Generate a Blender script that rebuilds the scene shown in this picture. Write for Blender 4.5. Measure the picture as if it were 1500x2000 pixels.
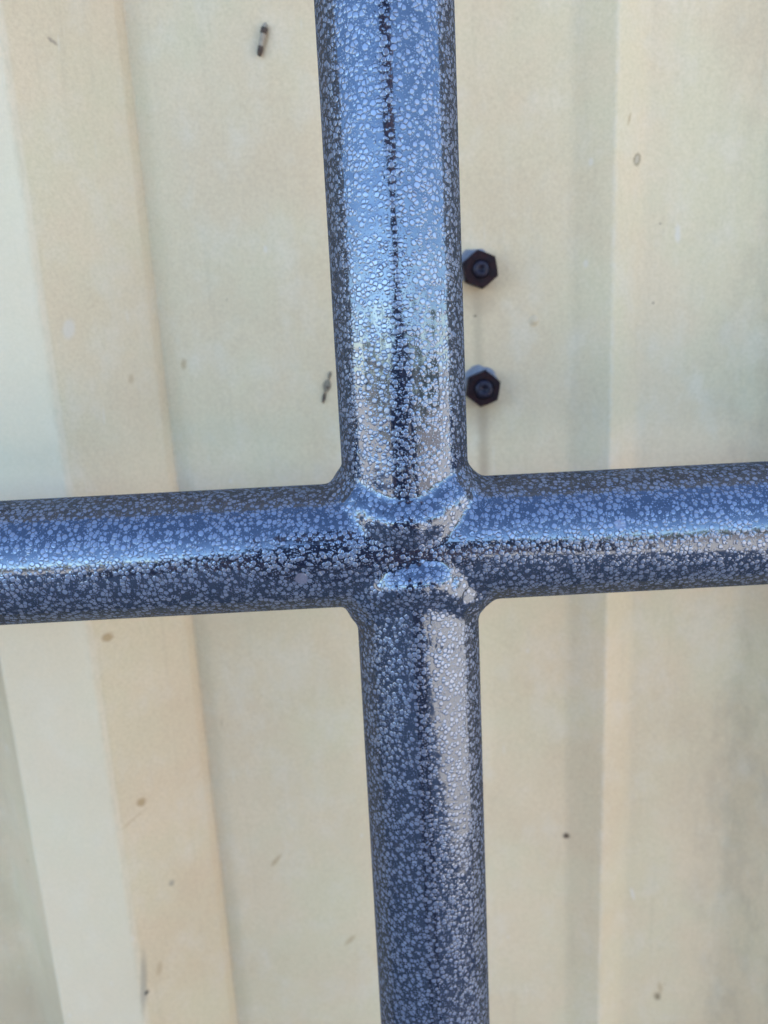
import bpy, bmesh, math, random
import numpy as np
from mathutils import Vector, Matrix
for o in list(bpy.data.objects):
    bpy.data.objects.remove(o)
sc = bpy.context.scene
C = sc.collection
random.seed(7)
rng = np.random.default_rng(7)
R_ = math.radians

# ---------------------------------------------------------------- camera, sky, sun
# The weld joint of the tube frame is at (0, 0, JZ); the wall's flat pans lie at y = WY behind it.
JZ, WY, TR = 1.35, 0.090, 0.01685
LEAN = math.radians(2.5)                # the wall leans this much against the tube frame
cam_d = bpy.data.cameras.new('camera')
cam = bpy.data.objects.new('camera', cam_d)
C.objects.link(cam)
sc.camera = cam
pitch, yaw, roll = 0.190160, 0.010194, 0.049982
fw = Vector((math.sin(yaw)*math.cos(pitch), math.cos(yaw)*math.cos(pitch), -math.sin(pitch)))
rt = Vector((math.cos(yaw), -math.sin(yaw), 0))
up = rt.cross(fw)
r2 = rt*math.cos(roll) - up*math.sin(roll)
u2 = rt*math.sin(roll) + up*math.cos(roll)
m = Matrix((r2, u2, -fw)).transposed().to_4x4()
m.translation = Vector((-0.008251, -0.205122, JZ + 0.048018))
cam.matrix_world = m
cam_d.sensor_fit = 'VERTICAL'
cam_d.sensor_height = 34.6
cam_d.lens = 26.0
cam_d.clip_start = 0.01
cam_d.clip_end = 500
cam_d.dof.use_dof = True
cam_d.dof.focus_distance = 0.188
cam_d.dof.aperture_fstop = 12

SUN_EL, SUN_AZ = R_(37), R_(24)        # azimuth from +Y (behind the wall) towards +X
w = bpy.data.worlds.new('World')
sc.world = w
w.use_nodes = True
nt = w.node_tree
sky = nt.nodes.new('ShaderNodeTexSky')
sky.sky_type = 'NISHITA'
sky.sun_disc = False
sky.sun_elevation = SUN_EL
sky.sun_rotation = SUN_AZ
sky.air_density = 0.75
sky.dust_density = 0.05
sky.ozone_density = 2.5
nt.links.new(sky.outputs[0], nt.nodes['Background'].inputs[0])
nt.nodes['Background'].inputs[1].default_value = 0.09
sd = bpy.data.lights.new('sun', 'SUN')
sd.energy = 5.0
sd.angle = R_(0.5)
sd.color = (1.0, 0.94, 0.87)
so = bpy.data.objects.new('sun', sd)
C.objects.link(so)
S = Vector((math.sin(SUN_AZ)*math.cos(SUN_EL), math.cos(SUN_AZ)*math.cos(SUN_EL), math.sin(SUN_EL)))
so.rotation_euler = S.to_track_quat('Z', 'Y').to_euler()
so.location = (3, 4, 6)
sc.view_settings.view_transform = 'Standard'
sc.view_settings.look = 'None'
sc.view_settings.exposure = 3.52
sc.view_settings.gamma = 1
sc.cycles.use_denoising = True
sc.cycles.max_bounces = 8

# ---------------------------------------------------------------- helpers
def obj(name, bm_or_me, mat=None, parent=None, smooth=True):
    if isinstance(bm_or_me, bmesh.types.BMesh):
        me = bpy.data.meshes.new(name)
        bm_or_me.to_mesh(me)
        bm_or_me.free()
    else:
        me = bm_or_me
    if mat:
        me.materials.clear()
        me.materials.append(mat)
    if smooth:
        me.polygons.foreach_set('use_smooth', [True]*len(me.polygons))
    o = bpy.data.objects.new(name, me)
    C.objects.link(o)
    if parent:
        o.parent = parent
    return o

def thing(name, label, cat, loc=(0, 0, 0), group=None):
    o = bpy.data.objects.new(name, None)
    o.empty_display_size = 0.05
    C.objects.link(o)
    o.location = loc
    o['label'] = label
    o['category'] = cat
    if group:
        o['group'] = group
    return o

def tag(o, label, cat, group=None):
    o['label'] = label
    o['category'] = cat
    if group:
        o['group'] = group

class NB:
    """small node-graph builder"""
    def __init__(self, name):
        self.m = bpy.data.materials.new(name)
        self.m.use_nodes = True
        self.t = self.m.node_tree
        self.p = self.t.nodes['Principled BSDF']
    def put(self, sock, v):
        if isinstance(v, bpy.types.NodeSocket):
            self.t.links.new(v, sock)
        elif isinstance(v, (tuple, list)) and len(v) == 3 and sock.type == 'RGBA':
            sock.default_value = (*v, 1)
        else:
            sock.default_value = v
    def node(self, typ, ins=None, **kw):
        n = self.t.nodes.new(typ)
        for k, v in kw.items():
            setattr(n, k, v)
        for k, v in (ins or {}).items():
            self.put(n.inputs[k], v)
        return n
    def math(self, op, a, b=0.0, c=0.0, clamp=False):
        n = self.node('ShaderNodeMath', {0: a, 1: b, 2: c}, operation=op)
        n.use_clamp = clamp
        return n.outputs[0]
    def vmath(self, op, a, b=(0, 0, 0)):
        n = self.node('ShaderNodeVectorMath', {0: a, 1: b}, operation=op)
        return n.outputs['Value'] if op in ('LENGTH', 'DISTANCE', 'DOT_PRODUCT') else n.outputs[0]
    def ss(self, v, lo, hi, a=0.0, b=1.0):
        n = self.node('ShaderNodeMapRange', {0: v, 1: lo, 2: hi, 3: a, 4: b}, interpolation_type='SMOOTHSTEP')
        return n.outputs[0]
    def noise(self, vec, scale, detail=3, rough=0.55, out=0):
        return self.node('ShaderNodeTexNoise', {'Vector': vec, 'Scale': scale, 'Detail': detail, 'Roughness': rough}).outputs[out]
    def mix(self, f, a, b, blend='MIX'):
        n = self.node('ShaderNodeMix', data_type='RGBA', blend_type=blend)
        self.put(n.inputs[0], f)
        self.put(n.inputs[6], a)
        self.put(n.inputs[7], b)
        return n.outputs[2]
    def co(self):
        return self.node('ShaderNodeTexCoord').outputs['Object']
    def scale(self, v, s):
        n = self.node('ShaderNodeVectorMath', {0: v, 1: s}, operation='MULTIPLY')
        return n.outputs[0]
    def bump(self, h, dist, strength=1.0, normal=None):
        n = self.node('ShaderNodeBump', {'Height': h, 'Distance': dist, 'Strength': strength})
        if normal is not None:
            self.put(n.inputs['Normal'], normal)
        return n.outputs[0]
    def set(self, **kw):
        for k, v in kw.items():
            self.put(self.p.inputs[k.replace('_', ' ')], v)

# ---------------------------------------------------------------- materials
def hammer_paint():
    """Blue-grey hammered enamel: glossy dark ground with raised pale flake cells of mixed size."""
    b = NB('hammered_blue_paint')
    co = b.co()
    # warp so the cells are not perfectly round
    nz = b.noise(co, 900, 1, 0.5, 'Color')
    off = b.scale(b.vmath('SUBTRACT', nz, (0.5, 0.5, 0.5)), (0.0004, 0.0004, 0.0004))
    cw = b.vmath('ADD', co, off)
    dens = b.math('ADD', b.math('MULTIPLY', b.noise(co, 170, 2), 0.7), b.math('MULTIPLY', b.noise(co, 55, 2), 0.3))
    def layer(scale, r0, jitter, soft):
        f1 = b.node('ShaderNodeTexVoronoi', {'Vector': cw, 'Scale': scale}, feature='F1')
        ed = b.node('ShaderNodeTexVoronoi', {'Vector': cw, 'Scale': scale}, feature='DISTANCE_TO_EDGE')
        sep = b.node('ShaderNodeSeparateColor', {0: f1.outputs['Color']})
        r = b.math('ADD', b.math('MULTIPLY', sep.outputs[0], jitter), r0)
        r = b.math('ADD', r, b.math('MULTIPLY', b.math('SUBTRACT', dens, 0.5), 0.40))
        d = b.math('SUBTRACT', r, f1.outputs['Distance'])            # >0 inside
        e = b.math('SUBTRACT', ed.outputs['Distance'], 0.03)
        inside = b.math('MINIMUM', d, b.math('MULTIPLY', e, 1.3))
        mask = b.ss(inside, 0.0, soft)
        dome = b.ss(inside, -0.06, 0.17)
        return mask, dome, sep.outputs[1]
    mA, hA, rnd = layer(740, 0.40, 0.17, 0.07)
    mB, hB, _ = layer(1750, 0.20, 0.26, 0.12)
    mB = b.math('MULTIPLY', mB, b.math('SUBTRACT', 1.0, b.ss(hA, 0.0, 0.25)))
    hB = b.math('MULTIPLY', hB, b.math('SUBTRACT', 1.0, b.ss(hA, 0.0, 0.25)))
    mask = b.math('MAXIMUM', mA, b.math('MULTIPLY', mB, 0.8))
    dome = b.math('MAXIMUM', hA, b.math('MULTIPLY', hB, 0.4))
    big = b.noise(co, 40, 3)
    dot = b.mix(b.math('MULTIPLY', rnd, 0.6), (0.100, 0.110, 0.146), (0.060, 0.068, 0.096))
    base = b.mix(big, (0.009, 0.0115, 0.022), (0.012, 0.015, 0.028))
    col = b.mix(mask, base, dot)
    # two dull blisters in the paint of the cross bar
    for p, rr in (((-0.0281, -0.0163, -0.0045), 0.0019), ((0.0532, -0.0160, 0.0052), 0.0017)):
        bl = b.ss(b.vmath('DISTANCE', cw, p), rr, rr*0.7)
        col = b.mix(b.math('MULTIPLY', bl, 0.85), col, (0.115, 0.105, 0.13))
    wav = b.noise(co, 90, 2)
    n1 = b.bump(wav, 0.00026)
    n2 = b.bump(dome, 0.00007, 1.0, n1)
    rough = b.math('ADD', b.math('MULTIPLY', mask, 0.12), 0.08)
    # enamel: flake ground under a glossy clear film; reflectance rises gently towards grazing angles
    face = b.node('ShaderNodeLayerWeight', {'Blend': 0.5, 'Normal': n2}).outputs['Facing']
    fac = b.math('ADD', b.math('MULTIPLY', b.math('POWER', face, 5.0), 0.08), b.math('ADD', b.math('MULTIPLY', mask, 0.045), 0.094))
    dif = b.node('ShaderNodeBsdfDiffuse', {'Color': col, 'Normal': n2})
    glo = b.node('ShaderNodeBsdfGlossy', {'Color': (0.76, 0.87, 1.0), 'Roughness': rough, 'Normal': n2})
    mx = b.node('ShaderNodeMixShader', {0: fac, 1: dif.outputs[0], 2: glo.outputs[0]})
    b.t.links.new(mx.outputs[0], b.t.nodes['Material Output'].inputs['Surface'])
    b.t.nodes.remove(b.p)
    return b.m

STAINS = []     # (x, z relative to joint, semi-axis along, across, tilt deg from vertical, colour, strength, softness)
def wall_paint():
    b = NB('cream_sheet_paint')
    geo = b.node('ShaderNodeNewGeometry').outputs['Position']
    co = b.vmath('SUBTRACT', geo, (0, 0, JZ))
    sep = b.node('ShaderNodeSeparateXYZ', {0: co})
    X, Y, Z = sep.outputs
    Y = b.math('ADD', Y, b.math('MULTIPLY', Z, math.tan(LEAN)))      # depth measured from the leaning wall
    flat = b.node('ShaderNodeCombineXYZ', {0: X, 1: 0.0, 2: Z}).outputs[0]
    n_big = b.noise(co, 16, 4, 0.55)
    n_mid = b.noise(b.scale(co, (1, 1, 0.7)), 70, 4, 0.6)
    n_hue = b.noise(co, 28, 3)
    col = b.mix(b.ss(n_hue, 0.35, 0.65), (0.521, 0.395, 0.245), (0.492, 0.398, 0.245))
    col = b.mix(b.ss(n_big, 0.35, 0.7, 0.0, 0.75), col, (0.479, 0.354, 0.215))
    col = b.mix(b.ss(n_mid, 0.45, 0.75, 0.0, 0.5), col, (0.521, 0.430, 0.303))
    grain = b.noise(co, 900, 3, 0.8)
    col = b.mix(0.22, col, b.node('ShaderNodeCombineColor', {0: grain, 1: grain, 2: grain}).outputs[0], 'OVERLAY')
    # pale chalky flecks and dark specks scattered at random
    vf = b.node('ShaderNodeTexVoronoi', {'Vector': b.scale(flat, (1, 1, 0.6)), 'Scale': 95}, feature='F1')
    vr = b.node('ShaderNodeSeparateColor', {0: vf.outputs['Color']}).outputs
    fl = b.math('MULTIPLY', b.ss(vf.outputs['Distance'], 0.10, 0.05), b.math('GREATER_THAN', vr[0], 0.80))
    col = b.mix(b.math('MULTIPLY', fl, 0.45), col, (0.521, 0.454, 0.358))
    # short pale dried drips and faint brown ones
    for seed_, thr, dc, dst in ((0.0, 0.84, (0.510, 0.449, 0.348), 0.40), (3.7, 0.90, (0.30, 0.22, 0.12), 0.35)):
        vd = b.node('ShaderNodeTexVoronoi', {'Vector': b.vmath('ADD', b.scale(flat, (1, 1, 0.28)), (seed_, 0, 0)), 'Scale': 85}, feature='F1')
        vdr = b.node('ShaderNodeSeparateColor', {0: vd.outputs['Color']}).outputs
        dr = b.math('MULTIPLY', b.ss(vd.outputs['Distance'], 0.085, 0.03), b.math('GREATER_THAN', vdr[0], thr))
        col = b.mix(b.math('MULTIPLY', dr, dst), col, dc)
    # hairline scuffs
    scr = b.noise(b.vmath('ADD', b.scale(co, (1, 1, 0.06)), (0.3, 0, 0)), 900, 1, 0.5)
    scm = b.math('MULTIPLY', b.ss(scr, 0.70, 0.78), b.ss(b.noise(co, 45, 2), 0.52, 0.62))
    col = b.mix(b.math('MULTIPLY', scm, 0.30), col, (0.530, 0.468, 0.357))
    vs = b.node('ShaderNodeTexVoronoi', {'Vector': flat, 'Scale': 70}, feature='F1')
    vsr = b.node('ShaderNodeSeparateColor', {0: vs.outputs['Color']}).outputs
    sp = b.math('MULTIPLY', b.ss(vs.outputs['Distance'], 0.035, 0.02), b.math('GREATER_THAN', vsr[0], 0.86))
    col = b.mix(b.math('MULTIPLY', sp, 0.7), col, (0.081, 0.062, 0.043))
    # vertical dirt runs
    run = b.noise(b.scale(co, (1, 1, 0.03)), 260, 3, 0.6)
    col = b.mix(b.ss(run, 0.55, 0.8, 0.0, 0.10), col, (0.223, 0.192, 0.133))
    # grime caught along the rib bend; pale highlight painted on the swage crest
    gn = b.noise(b.scale(co, (1, 1, 0.5)), 420, 3, 0.7)
    for gx, gw, gs in ((-0.1165, 0.0026, 0.28), (0.0812, 0.0018, -0.4)):
        band = b.ss(b.math('ABSOLUTE', b.math('SUBTRACT', X, gx)), gw, 0.0)
        k = b.math('MULTIPLY', band, b.ss(gn, 0.42, 0.62))
        if gs > 0:
            col = b.mix(b.math('MULTIPLY', k, gs), col, (0.205, 0.192, 0.124))
        else:
            col = b.mix(b.math('MULTIPLY', k, -gs), col, (0.509, 0.430, 0.320))
    # rib tops paler than the rest of the sheet
    rib_pale = b.math('MULTIPLY', b.ss(Y, 0.0669, 0.0660), b.ss(n_big, 0.1, 0.5, 0.55, 1.0))
    col = b.mix(b.math('MULTIPLY', rib_pale, 0.45), col, (0.571, 0.473, 0.326))
    # left flank of the rib: its shade painted in as a browner tone
    flank_shade = b.math('MULTIPLY', b.ss(X, -0.1495, -0.1520), b.ss(n_big, 0.3, 0.6, 0.2, 0.5))
    col = b.mix(flank_shade, col, (0.30, 0.235, 0.145))
    # mottled browner, darker tone towards the right
    wp = b.math('MULTIPLY', b.ss(X, 0.100, 0.150), b.ss(b.noise(b.scale(co, (1, 1, 0.5)), 90, 4, 0.65), 0.42, 0.68))
    col = b.mix(b.math('MULTIPLY', wp, 0.25), col, (0.229, 0.195, 0.133))
    # individual stains
    warp = b.scale(b.vmath('SUBTRACT', b.noise(co, 800, 2, 0.6, 'Color'), (0.325, 0.299, 0.267)), (0.0012, 0, 0.0012))
    fw_ = b.vmath('ADD', flat, warp)
    for (sx, sz, la, wa, tilt, c, st, soft) in STAINS:
        d = b.vmath('SUBTRACT', fw_, (sx, 0, sz))
        rot = b.node('ShaderNodeVectorRotate', {'Vector': d, 'Angle': R_(tilt)}, rotation_type='Y_AXIS').outputs[0]
        q = b.vmath('LENGTH', b.scale(rot, (1/wa, 0, 1/la)))
        col = b.mix(b.math('MULTIPLY', b.ss(q, 1.0 + soft, 1.0 - soft), st), col, c)
    h = b.noise(b.scale(co, (1, 1, 0.35)), 22, 3)
    n1 = b.bump(h, 0.0016)
    n2 = b.bump(n_mid, 0.0003, 1.0, n1)
    n3 = b.bump(b.noise(co, 900, 2), 0.00003, 1.0, n2)
    # a tiny pimple in the sheet
    pq = b.vmath('DISTANCE', flat, (0.0538, 0, 0.0608))
    n4 = b.bump(b.ss(pq, 0.0024, 0.0), 0.0009, 1.0, n3)
    b.set(Base_Color=col, Roughness=b.ss(n_mid, 0.3, 0.7, 0.50, 0.62), IOR=1.22, Normal=n4)
    return b.m

BR = (0.136, 0.093, 0.046)
TAN = (0.310, 0.205, 0.093)
GRY = (0.161, 0.155, 0.124)
STAINS += [
    (-0.1112, -0.0473, 0.0017, 0.0016, 0, TAN, 0.8, 0.4),
    (-0.1080, -0.1191, 0.0017, 0.0014, 0, TAN, 0.85, 0.5),
    (-0.1113, -0.1251, 0.0045, 0.0005, -60, TAN, 0.30, 0.5),
    (0.0675, -0.1577, 0.0013, 0.0013, 0, (0.056, 0.031, 0.019), 0.95, 0.5),
    (0.1106, -0.2459, 0.0020, 0.0014, 10, BR, 0.75, 0.5),
    (0.1116, -0.2410, 0.0030, 0.0009, 10, TAN, 0.45, 0.6),
    (0.0903, 0.1146, 0.0022, 0.0014, -15, (0.124, 0.093, 0.043), 0.70, 0.25),
    (0.0903, 0.1146, 0.0015, 0.0008, -15, (0.404, 0.330, 0.224), 0.85, 0.3),
    (0.0867, 0.1275, 0.0020, 0.0004, -12, TAN, 0.60, 0.5),
    (-0.0767, 0.0518, 0.0019, 0.0011, -10, TAN, 0.55, 0.5),
    (-0.0946, 0.0474, 0.0016, 0.0008, -10, TAN, 0.40, 0.5),
    (-0.0596, -0.1622, 0.0034, 0.0008, -40, TAN, 0.60, 0.5),
    (-0.0297, -0.2054, 0.0032, 0.0011, -45, TAN, 0.50, 0.5),
    (-0.1018, -0.1608, 0.0014, 0.0009, 0, GRY, 0.55, 0.5),
    (-0.1100, 0.0652, 0.0032, 0.0016, -12, (0.489, 0.418, 0.320), 0.60, 0.4),
    (-0.1042, 0.1552, 0.0013, 0.0005, 55, (0.149, 0.112, 0.081), 0.60, 0.5),
    (-0.1095, -0.1974, 0.0030, 0.0010, -10, TAN, 0.40, 0.5),
    (-0.1153, -0.2008, 0.0140, 0.0011, -6, GRY, 0.45, 0.6),
    (-0.1147, -0.2054, 0.0010, 0.0007, 0, (0.019, 0.019, 0.019), 0.90, 0.5),
    (0.0331, 0.0579, 0.0190, 0.0016, 0, (0.273, 0.223, 0.136), 0.35, 0.9),
    (0.0344, 0.0141, 0.0240, 0.0018, 0, (0.236, 0.167, 0.093), 0.50, 0.9),
    (0.0336, 0.0708, 0.0060, 0.0055, 0, (0.211, 0.136, 0.081), 0.35, 0.9),
    (0.0338, 0.0281, 0.0060, 0.0055, 0, (0.211, 0.136, 0.081), 0.35, 0.9),
    (0.0321, 0.0640, 0.0005, 0.0006, 0, (0.074, 0.056, 0.037), 0.70, 0.4),
    (0.0974, -0.1895, 0.0030, 0.0007, 15, (0.521, 0.460, 0.374), 0.65, 0.5),
    (0.1065, 0.0894, 0.0030, 0.0010, 3, (0.521, 0.460, 0.374), 0.55, 0.5),
]

def simple(name, col, rough, n_scale=300, var=0.4, bump=0.0001, col2=None, ior=1.5):
    b = NB(name)
    co = b.co()
    n = b.noise(co, n_scale, 4, 0.6)
    c2 = col2 or tuple(x*(1-var) for x in col)
    b.set(Base_Color=b.mix(b.ss(n, 0.35, 0.65), col, c2), Roughness=rough, IOR=ior,
          Normal=b.bump(n, bump))
    return b.m

M_paint = hammer_paint()
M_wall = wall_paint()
M_rust = simple('rusty_nut_steel', (0.017, 0.0038, 0.0040), 0.5, 500, 0.5, 0.0004, (0.007, 0.003, 0.0045), 1.22)
M_bolt = simple('dark_bolt_end', (0.017, 0.014, 0.026), 0.42, 700, 0.5, 0.0002, (0.009, 0.006, 0.010), 1.3)
M_zinc = simple('chalky_zinc', (0.17, 0.18, 0.20), 0.7, 500, 0.4, 0.0002, (0.136, 0.143, 0.167))

# ---------------------------------------------------------------- ground
def ground_mat():
    b = NB('pale_gravel')
    co = b.co()
    n1 = b.noise(co, 0.7, 4)
    n2 = b.noise(co, 60, 4, 0.7)
    col = b.mix(n1, (0.53, 0.47, 0.41), (0.44, 0.385, 0.33))
    col = b.mix(b.ss(n2, 0.4, 0.7, 0, 0.5), col, (0.22, 0.18, 0.15))
    # browner bare soil farther out towards the right
    sx = b.node('ShaderNodeSeparateXYZ', {0: co}).outputs
    far = b.math('MULTIPLY', b.ss(b.math('ADD', sx[1], b.math('MULTIPLY', n1, 1.5)), -3.6, -4.8), b.ss(sx[0], -0.6, 0.4))
    col = b.mix(b.math('MULTIPLY', far, 0.8), col, (0.17, 0.135, 0.11))
    b.set(Base_Color=col, Roughness=0.9, Normal=b.bump(n2, 0.01))
    return b.m
bm = bmesh.new()
bmesh.ops.create_grid(bm, x_segments=8, y_segments=8, size=120)
g = obj('ground', bm, ground_mat(), smooth=False)
g['kind'] = 'structure'

# ---------------------------------------------------------------- clad wall
def fillet(pts, r, n=4):
    out = [pts[0]]
    for a, p, c in zip(pts, pts[1:], pts[2:]):
        a, p_, c = Vector(a[:2]), Vector(p[:2]), Vector(c[:2])
        rr = p[2] if len(p) > 2 else r
        d1, d2 = (a-p_), (c-p_)
        L = min(rr, d1.length*0.45, d2.length*0.45)
        p1, p2 = p_ + d1.normalized()*L, p_ + d2.normalized()*L
        for i in range(n+1):
            t = i/n
            q = p1*(1-t)**2 + p_*2*t*(1-t) + p2*t*t
            out.append((q.x, q.y))
    out.append(pts[-1])
    return [(q[0], q[1]) for q in out]

RH = 0.025
UL = 0.0013                             # under-lapping edge sits this far behind the sheet that covers it
prof = [(-0.4660, -0.0190+UL), (-0.4600, -RH+UL, 0.002), (-0.4268, -RH+UL, 0.002), (-0.3985, -0.0008, 0.001)]
prof += [(-0.3955, 0.0024, 0.0012), (-0.3885, 0.0, 0.005), (-0.2425, 0, 0.0025), (-0.2275, -0.006, 0.0014), (-0.2165, 0, 0.003)]
prof += [(-0.1730, 0, 0.004), (-0.1500, -RH, 0.0008), (-0.1170, -RH, 0.0012)]
prof += [(-0.0872, -0.0010, 0.0008), (-0.0848, 0.0030, 0.0010), (-0.0785, 0.0, 0.005)]
prof += [(0.0675, 0, 0.0020), (0.0812, -0.0062, 0.0010), (0.0935, 0, 0.0025)]
prof += [(0.137, 0, 0.004), (0.160, -RH, 0.0008), (0.1930, -RH, 0.0012), (0.2060, -0.0144)]
prof = fillet(prof, 0.003)
WH = 5.6
wall = thing('metal_wall', 'cream painted ribbed metal wall with rust streaks behind the blue tube frame', 'wall', (0, WY+JZ*math.tan(LEAN), 0))
wall.rotation_euler = (LEAN, 0, 0)
zs = [0, 0.6, 1.0, 1.35, 1.7, 2.4, WH]
verts, faces = [], []
for z in zs:
    verts += [(x, y, z) for x, y in prof]
n = len(prof)
for j in range(len(zs)-1):
    for i in range(n-1):
        faces.append((j*n+i, j*n+i+1, (j+1)*n+i+1, (j+1)*n+i))
me = bpy.data.meshes.new('cladding_sheet')
me.from_pydata(verts, [], faces)
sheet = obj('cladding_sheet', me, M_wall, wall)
mod = sheet.modifiers.new('thickness', 'SOLIDIFY')
mod.thickness = 0.0007
mod.offset = -1
k0 = 0
for k in range(-9, 4):
    if k == 0:
        continue
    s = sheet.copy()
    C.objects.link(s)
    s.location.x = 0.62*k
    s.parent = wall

def hex_nut_bm(rc, h, r_in):
    bm = bmesh.new()
    rings = []
    N = 36
    for (rs, z, chamfer) in ((1.0, 0.0, 0), (1.0, h*0.80, 0), (0.90, h, 1)):
        ring = []
        for i in range(N):
            a = 2*math.pi*i/N
            am = (a % (math.pi/3)) - math.pi/6
            hexr = rc*math.cos(math.pi/6)/math.cos(am)
            rr = hexr if not chamfer else min(hexr, rc*0.885)
            if z > 0 and not chamfer:
                zz = h*0.97 - max(0, hexr-rc*0.885)*0.75
            else:
                zz = z
            ring.append(bm.verts.new((rr*math.cos(a), -zz, rr*math.sin(a))))
        rings.append(ring)
    inner = [bm.verts.new((r_in*1.10*math.cos(2*math.pi*i/N), -h, r_in*1.10*math.sin(2*math.pi*i/N))) for i in range(N)]
    deep = [bm.verts.new((r_in*1.02*math.cos(2*math.pi*i/N), -h*0.55, r_in*1.02*math.sin(2*math.pi*i/N))) for i in range(N)]
    rings += [inner, deep]
    for a, c in zip(rings, rings[1:]):
        for i in range(N):
            bm.faces.new((a[i], c[i], c[(i+1) % N], a[(i+1) % N]))
    return bm

def lathe_bm(prof, N=28, axis='Y'):
    bm = bmesh.new()
    rings = []
    for r, h in prof:
        if r < 1e-6:
            rings.append([bm.verts.new((0, -h, 0))])
        else:
            rings.append([bm.verts.new((r*math.cos(2*math.pi*i/N), -h, r*math.sin(2*math.pi*i/N))) for i in range(N)])
    for a, c in zip(rings, rings[1:]):
        for i in range(N):
            if len(a) == 1:
                bm.faces.new((a[0], c[i], c[(i+1) % N]))
            elif len(c) == 1:
                bm.faces.new((a[i], c[0], a[(i+1) % N]))
            else:
                bm.faces.new((a[i], c[i], c[(i+1) % N], a[(i+1) % N]))
    bmesh.ops.recalc_face_normals(bm, faces=bm.faces)
    return bm

for i, (bx, bz, rot_, bsx) in enumerate(((0.0335, 0.0811, 22, 0.0), (0.0338, 0.0386, 40, 0.0))):
    br = 0.0030 if i == 0 else 0.0034
    bt = obj('bolt', lathe_bm([(br, 0), (br, 0.0062), (br*0.94, 0.0068), (br*0.72, 0.0074), (br*0.38, 0.0073), (br*0.3, 0.0066), (0, 0.0064)]), M_bolt, wall)
    bt.location = (bx, -0.0004, JZ+bz)
    bt['label'] = ('upper' if i == 0 else 'lower') + ' rusty bolt beside the upright tube'
    nutm = hex_nut_bm(0.0068, 0.0048, br)
    nt_ = obj('hex_nut', nutm, M_rust, bt, smooth=False)
    nt_.rotation_euler = (0, R_(rot_), 0)
    nt_.location = (0, -0.0012, 0)
    # pale washer slipped upwards behind the nut
    ws = bmesh.new()
    N = 40
    rr_ = 0.0064
    top, bot = [], []
    for q in range(N):
        a = 2*math.pi*q/N
        rad = rr_*(1+0.05*math.sin(3*a+i)+0.04*math.sin(7*a+2*i)+0.02*math.sin(13*a))
        top.append(ws.verts.new((rad*0.9*math.cos(a), -0.0012, rad*0.9*math.sin(a))))
        bot.append(ws.verts.new((rad*math.cos(a), 0.0003, rad*math.sin(a))))
    ws.faces.new(top)
    for q in range(N):
        ws.faces.new((top[q], bot[q], bot[(q+1) % N], top[(q+1) % N]))
    bmesh.ops.recalc_face_normals(ws, faces=ws.faces)
    wo = obj('washer', ws, M_zinc, bt, smooth=False)
    wo.location = ((-0.0014, 0, 0.0014) if i == 0 else (-0.0004, 0, 0.0021))

# ---------------------------------------------------------------- insect cases stuck on the wall
M_case = simple('papery_case', (0.27, 0.22, 0.155), 0.8, 900, 0.2, 0.00005)
M_dark = simple('dark_brown_case', (0.060, 0.034, 0.018), 0.75, 900, 0.5, 0.00008)
M_smear = simple('tan_smear', (0.186, 0.146, 0.093), 0.8, 900, 0.3, 0.00005)
def blob(name, x, z, la, wa, th, tilt, mat, parent, taper=0.0):
    bm = bmesh.new()
    bmesh.ops.create_uvsphere(bm, u_segments=16, v_segments=10, radius=1)
    for v in bm.verts:
        k = 1 + taper*v.co.z
        v.co.x *= wa*k*(1+0.08*math.sin(5*v.co.z+1))
        v.co.y *= th*k
        v.co.z *= la
    o = obj(name, bm, mat, parent)
    o.location = (x, 0, z)
    o.rotation_euler = (0, R_(tilt), 0)
    return o
ic = thing('insect_case', 'pale insect case with two dark brown bands stuck high on the wall', 'insect case', (-0.0385, WY-0.0081, JZ+0.1579))
def tube_case(name, prof_, mat, parent):
    o = obj(name, lathe_bm([(r, h) for r, h in prof_], 16), mat, parent)
    o.rotation_euler = (R_(-90), 0, 0)
    o.rotation_euler = Matrix.Rotation(R_(17), 3, 'Y').to_4x4().to_3x3().__matmul__(Matrix.Rotation(R_(-90), 3, 'X')).to_euler()
    return o
ic.rotation_euler.x = LEAN
tube_case('papery_tube', [(0, -0.0050), (0.0006, -0.0047), (0.0009, -0.0020), (0.0010, 0), (0.00108, 0.0030), (0.0008, 0.0046), (0, 0.0054)], M_case, ic)
tube_case('dark_band', [(0.00112, 0.0016), (0.0012, 0.0018), (0.0012, 0.0034), (0.0011, 0.0036)], M_dark, ic)
tube_case('dark_end', [(0, -0.0054), (0.0006, -0.0052), (0.00085, -0.0046), (0.0010, -0.0026), (0.0009, -0.0023)], M_dark, ic)
ic2 = thing('insect_case', 'broken brown insect case and smear stuck on wall beside the upright tube', 'insect case', (-0.0241, WY-0.0022, JZ+0.0406))
ic2.rotation_euler.x = LEAN
blob('dark_fragment', -0.0016, -0.0040, 0.0023, 0.00055, 0.0005, 14, M_dark, ic2)
blob('dark_speck', 0.0000, -0.0003, 0.0006, 0.0006, 0.0005, 0, M_dark, ic2)
blob('tan_smear', -0.0002, 0.0004, 0.0024, 0.0014, 0.0003, 14, M_smear, ic2)
blob('tan_fragment', 0.0010, 0.0042, 0.0016, 0.0005, 0.0004, 16, M_smear, ic2)

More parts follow.
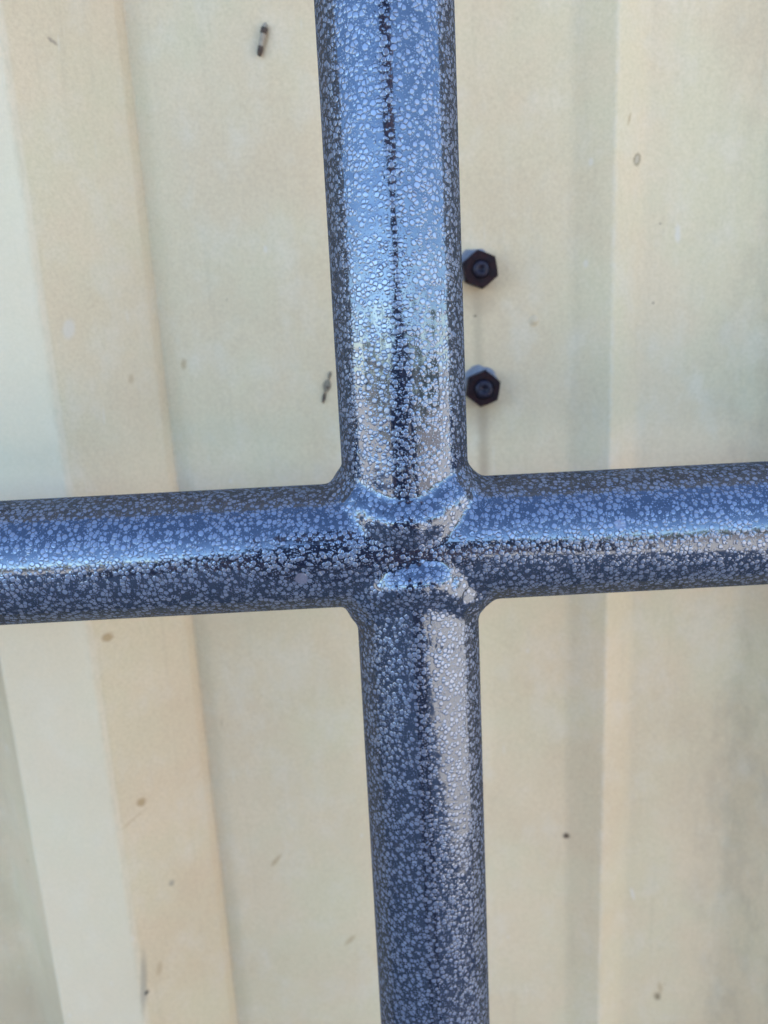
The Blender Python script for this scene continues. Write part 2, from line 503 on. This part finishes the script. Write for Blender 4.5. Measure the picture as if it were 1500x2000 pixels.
# ---------------------------------------------------------------- welded tube frame
frame = thing('tube_frame', 'hammered blue grey painted steel tube frame welded in a cross before cream wall', 'metal frame', (0, 0, JZ))
LX = 0.0018        # the lower upright stands a hair to the right of the upper one
def tube(name, axis, lo, hi, cx=0.0, segs=128):
    bm = bmesh.new()
    L = np.linspace(lo, hi, 24)
    rings = []
    for t in L:
        ring = []
        for i in range(segs):
            a = 2*math.pi*i/segs
            p, q = TR*math.cos(a), TR*math.sin(a)
            ring.append(bm.verts.new((t, p, q) if axis == 'X' else (p+cx, q, t)))
        rings.append(ring)
    for a, c in zip(rings, rings[1:]):
        for i in range(segs):
            bm.faces.new((a[i], a[(i+1) % segs], c[(i+1) % segs], c[i]))
    for ring, end in ((rings[0], lo), (rings[-1], hi)):
        if abs(end) > 0.01:                 # free ends get a flat plate; joint ends stay open inside the weld
            bm.faces.new([bm.verts.new(v.co) for v in ring])
    bmesh.ops.recalc_face_normals(bm, faces=bm.faces)
    o = obj(name, bm, M_paint, frame)
    return o
tube('cross_bar', 'X', -0.75, 0.75)
tube('upright', 'Z', 0.0, 0.62)
tube('upright', 'Z', -JZ, 0.0, LX)

def weld(sign, e, pw, cx, amp, seed):
    """fillet bead round the saddle where an upright meets the bar, blended smoothly into both tubes"""
    rg = np.random.default_rng(seed)
    NT, NF = 300, 72
    th = np.linspace(-math.pi, math.pi, NT, endpoint=False)
    ph = rg.uniform(0, 6.28, 8)
    wob = sum(np.sin((k+2)*th+ph[k])*a for k, a in enumerate((0.5, 0.5, 0.4, 0.4, 0.3, 0.3)))
    rip = np.sin(26*th+1.5*np.sin(3*th+ph[6]))
    x = TR*np.sin(th)
    y = -TR*np.cos(th)
    ee = e*(1+0.08*np.sin(2*th+ph[7]))
    z = sign*((np.abs(x)**pw+ee**pw)**(1/pw)) + amp*0.0008*wob
    P = np.stack([x+cx, y, z], 1)
    T = np.roll(P, -1, 0)-np.roll(P, 1, 0)
    T /= np.linalg.norm(T, axis=1)[:, None]
    n1 = np.stack([np.sin(th), -np.cos(th), 0*th], 1)
    zc = np.clip(np.abs(x), 0, None)*sign
    n2 = np.stack([0*th, y, zc], 1)
    n2 /= np.linalg.norm(n2, axis=1)[:, None]
    Nn = n1+n2
    Nn -= (Nn*T).sum(1)[:, None]*T
    Nn /= np.linalg.norm(Nn, axis=1)[:, None]
    S_ = np.cross(T, Nn)
    rb = 0.0048*(1+0.04*amp*rip+0.07*amp*wob)
    cb = P-Nn*(0.0024)          # bead centre line, sunk
    def sdf(Q, k=0.0027):
        d1 = np.sqrt(Q[..., 1]**2+Q[..., 2]**2)-TR
        d2 = np.sqrt((Q[..., 0]-cx)**2+Q[..., 1]**2)-TR
        sh = Q.shape[:-1]
        q = Q.reshape(-1, 3)
        db = np.empty(len(q))
        for s in range(0, len(q), 4000):
            D = np.linalg.norm(q[s:s+4000, None]-cb[None], axis=2)-rb[None]
            db[s:s+4000] = D.min(1)
        db = db.reshape(sh)
        def smin(a, b, kk):
            h = np.clip(kk-np.abs(a-b), 0, None)/kk
            return np.minimum(a, b)-h*h*kk*0.25
        return smin(np.minimum(d1, d2), db, k)
    fan = np.linspace(R_(-80), R_(80), NF)
    O = P-Nn*0.0065
    D = np.cos(fan)[None, :, None]*Nn[:, None]+np.sin(fan)[None, :, None]*S_[:, None]
    t0 = np.zeros((NT, NF))
    # march outward from inside until the surface is passed
    hi_ = np.full((NT, NF), 0.018)
    lo_ = t0.copy()
    done = np.zeros((NT, NF), bool)
    step = 0.0009
    for i in range(1, 21):
        v = sdf(O[:, None]+D*(i*step)) > 0
        new = v & ~done
        hi_[new] = i*step
        lo_[new] = (i-1)*step
        done |= v
    for _ in range(7):
        mid = (lo_+hi_)/2
        pos = sdf(O[:, None]+D*mid[..., None]) > 0
        hi_ = np.where(pos, mid, hi_)
        lo_ = np.where(pos, lo_, mid)
    t = (lo_+hi_)/2
    edge = np.clip((np.abs(fan)-R_(66))/R_(14), 0, 1)
    t = t-0.0009*edge[None, :]**2
    V = (O[:, None]+D*t[..., None]).reshape(-1, 3)
    F = []
    for i in range(NT):
        j = (i+1) % NT
        for q in range(NF-1):
            F.append((i*NF+q, j*NF+q, j*NF+q+1, i*NF+q+1))
    me = bpy.data.meshes.new('weld_bead')
    me.from_pydata(V.tolist(), [], F)
    bm = bmesh.new()
    bm.from_mesh(me)
    bmesh.ops.recalc_face_normals(bm, faces=bm.faces)
    # outward is -y at the front
    ff = min(bm.faces, key=lambda f: f.calc_center_median().y)
    if ff.normal.y > 0:
        bmesh.ops.reverse_faces(bm, faces=bm.faces)
    bpy.data.meshes.remove(me)
    return obj('weld_bead', bm, M_paint, frame)
weld(1, 0.0076, 2.4, 0.0, 0.8, 3)
weld(-1, 0.0078, 2.8, LX, 1.4, 11)

# ---------------------------------------------------------------- hedge beyond the yard (seen only mirrored in the paint)
def hedge():
    N = 9000
    xs = rng.uniform(-30, 30, N)
    topz = 1.9+0.35*np.sin(xs*0.31+1)+0.25*np.sin(xs*0.83+2)+0.15*np.sin(xs*2.3)+rng.normal(0, 0.12, N)
    z = rng.uniform(0, 1, N)**0.8*topz
    y = -13+rng.normal(0, 0.5, N)
    verts, faces = [], []
    for i in range(N):
        c = Vector((xs[i], y[i], z[i]))
        a = Vector(rng.normal(0, 1, 3)).normalized()*0.16
        b_ = a.orthogonal().normalized()*0.10
        k = len(verts)
        verts += [c-a, c+b_, c+a, c-b_]
        faces.append((k, k+1, k+2, k+3))
    me = bpy.data.meshes.new('far_hedge')
    me.from_pydata([tuple(v) for v in verts], [], faces)
    o = obj('far_hedge', me, simple('hedge_leaves', (0.055, 0.085, 0.030), 0.6, 3, 0.5, 0.0), smooth=False)
    o['kind'] = 'stuff'
    o['label'] = 'dark green hedge mirrored as a dim band in the tube paint'
    o['category'] = 'hedge'
hedge()

# ---------------------------------------------------------------- the photographer, mirrored as the dark strip in the paint
M_cloth = simple('grey_cloth', (0.24, 0.22, 0.19), 0.9, 60, 0.4, 0.0004)
M_skin = simple('skin', (0.42, 0.24, 0.17), 0.55, 80, 0.2, 0.0002)
M_hair = simple('dark_brown_hair', (0.025, 0.017, 0.012), 0.6, 300, 0.5, 0.001)
M_phone = simple('black_phone_glass', (0.05, 0.05, 0.06), 0.2, 20, 0.3, 0.0)
def skin_obj(name, chains, mat, parent, root=0, sub=2):
    """chains: list of point lists [(x,y,z,r)...]; equal points are shared"""
    vs, es, rs, key = [], [], [], {}
    for ch in chains:
        prev = None
        for p in ch:
            k = tuple(round(c, 4) for c in p[:3])
            if k not in key:
                key[k] = len(vs)
                vs.append(p[:3])
                rs.append(p[3])
            i = key[k]
            if prev is not None and prev != i:
                es.append((prev, i))
            prev = i
    me = bpy.data.meshes.new(name)
    me.from_pydata(vs, es, [])
    o = bpy.data.objects.new(name, me)
    C.objects.link(o)
    o.parent = parent
    md = o.modifiers.new('skin', 'SKIN')
    md.use_smooth_shade = True
    if not me.skin_vertices:
        me.skin_vertices.new()
    for i, r in enumerate(rs):
        sv = me.skin_vertices[0].data[i]
        sv.radius = r if isinstance(r, tuple) else (r, r)
        sv.use_root = (i == root)
    o.modifiers.new('smooth', 'SUBSURF').levels = sub
    o.modifiers['smooth'].render_levels = sub
    me.materials.append(mat)
    return o
PX = -0.030
person = thing('person', 'person in plain grey clothes holding up a phone, mirrored dark in the tubes', 'person', (PX, -0.64, 0))
person.scale = (1.1, 1.1, 1.1)
def near(x, y, z, r):
    k = 1/1.1
    return (x*k, (y-0.06)*k, z*k, tuple(q*k for q in r) if isinstance(r, tuple) else r*k)
pel = (0, -0.30, 0.88, (0.145, 0.10))
chest = (0, -0.12, 1.20, (0.150, 0.10))
neckb = (0, -0.03, 1.345, (0.075, 0.07))
legs = [[pel, (s*0.10, -0.29, 0.78, 0.090), (s*0.11, -0.25, 0.46, 0.06), (s*0.115, -0.28, 0.09, 0.042)] for s in (-1, 1)]
arms = [[chest, (s*0.165, -0.10, 1.27, 0.052), (s*0.235, 0.06, 1.03, 0.041), near(s*0.115+0.012, 0.34, 1.285, 0.030)] for s in (-1, 1)]
skin_obj('body', [[pel, (0, -0.22, 1.04, (0.128, 0.09)), chest, neckb]] + legs + arms, M_cloth, person)
for s in (-1, 1):
    skin_obj('shoe', [[(s*0.115, -0.32, 0.045, 0.042), (s*0.12, -0.21, 0.045, 0.045), (s*0.125, -0.11, 0.03, 0.03)]], M_hair, person)
# head
bm = bmesh.new()
bmesh.ops.create_icosphere(bm, subdivisions=4, radius=1)
for v in bm.verts:
    x, y, z = v.co
    jaw = 1-0.28*max(0, -z)**1.2
    nx, ny, nz = x*0.074*jaw, y*0.093*(1-0.12*max(0, -z)), z*0.112
    if y > 0:
        ny += 0.020*math.exp(-(x/0.16)**2-((z+0.12)/0.16)**2)       # nose
        ny += 0.006*math.exp(-(x/0.35)**2-((z+0.48)/0.09)**2)       # lips
        ny -= 0.010*math.exp(-((abs(x)-0.42)/0.17)**2-((z-0.05)/0.12)**2)   # eye sockets
        ny += 0.006*math.exp(-(x/0.30)**2-((z+0.85)/0.15)**2)       # chin
    v.co = (nx, ny, nz)
head = obj('head', bm, M_skin, person)
head.location = (0, 0.085, 1.495)
head.rotation_euler = (R_(-14), 0, 0)
skin_obj('neck', [[(0, -0.03, 1.33, 0.055), (0, 0.055, 1.43, 0.052)]], M_skin, person)
for s in (-1, 1):
    bm = bmesh.new()
    bmesh.ops.create_uvsphere(bm, u_segments=12, v_segments=8, radius=0.012)
    e = obj('eye', bm, M_hair, head)
    e.location = (s*0.031, 0.071, 0.006)
    bm = bmesh.new()
    bmesh.ops.create_uvsphere(bm, u_segments=12, v_segments=8, radius=1)
    for v in bm.verts:
        v.co = (v.co.x*0.008, v.co.y*0.018, v.co.z*0.030)
    e = obj('ear', bm, M_skin, head)
    e.location = (s*0.074, -0.005, -0.005)
bm = bmesh.new()
bmesh.ops.create_icosphere(bm, subdivisions=4, radius=1)
for v in bm.verts:
    x, y, z = v.co
    k = 1.09+0.02*math.sin(17*x+5*z)+0.02*math.sin(13*y-9*z)
    low = z < 0.25 and y > 0.1-0.5*z
    if low:
        k = 0.80
    v.co = (x*0.074*k, y*0.093*k-0.004, z*0.112*k+0.002)
obj('hair', bm, M_hair, head)
# phone: its lens corner sits just behind the viewpoint
ph_t = thing('phone', 'black phone held upright and mirrored dark in the middle of the tubes', 'phone', (-0.037, -0.2235, JZ-0.012))
ph_t.rotation_euler = (-pitch, roll, 0)
bm = bmesh.new()
bmesh.ops.create_cube(bm, size=1)
for v in bm.verts:
    v.co = (v.co.x*0.073, v.co.y*0.008, v.co.z*0.148)
bmesh.ops.bevel(bm, geom=[e for e in bm.edges if abs((e.verts[0].co-e.verts[1].co).y) > 0.004], offset=0.011, segments=5, affect='EDGES')
obj('phone_body', bm, M_phone, ph_t, smooth=False)
# hands closing on the long sides of the phone
for s in (-1, 1):
    wx, wy, wz = s*0.115+0.012, 0.34, 1.285
    hx = (-0.037-PX)+s*0.050
    palm = (hx+s*0.012, 0.452, 1.300, (0.020, 0.030))
    ch = [[(wx, wy, wz, 0.026), (hx+s*0.03, 0.41, 1.288, 0.026), palm]]
    for i, L in enumerate((0.92, 1.0, 0.95, 0.78)):
        fz = 1.325-0.0185*i
        ch.append([palm, (hx+s*0.006, 0.478, fz, 0.0088), (hx-s*0.006*L, 0.492, fz+0.004, 0.0082), (hx-s*0.026*L, 0.4925, fz+0.006, 0.0070)])
    ch.append([palm, (hx+s*0.004, 0.452, 1.335, 0.0100), (hx-s*0.012, 0.458, 1.352, 0.0085), (hx-s*0.028, 0.460, 1.360, 0.0075)])
    skin_obj('hand', [[near(*p) for p in c_] for c_ in ch], M_skin, person)
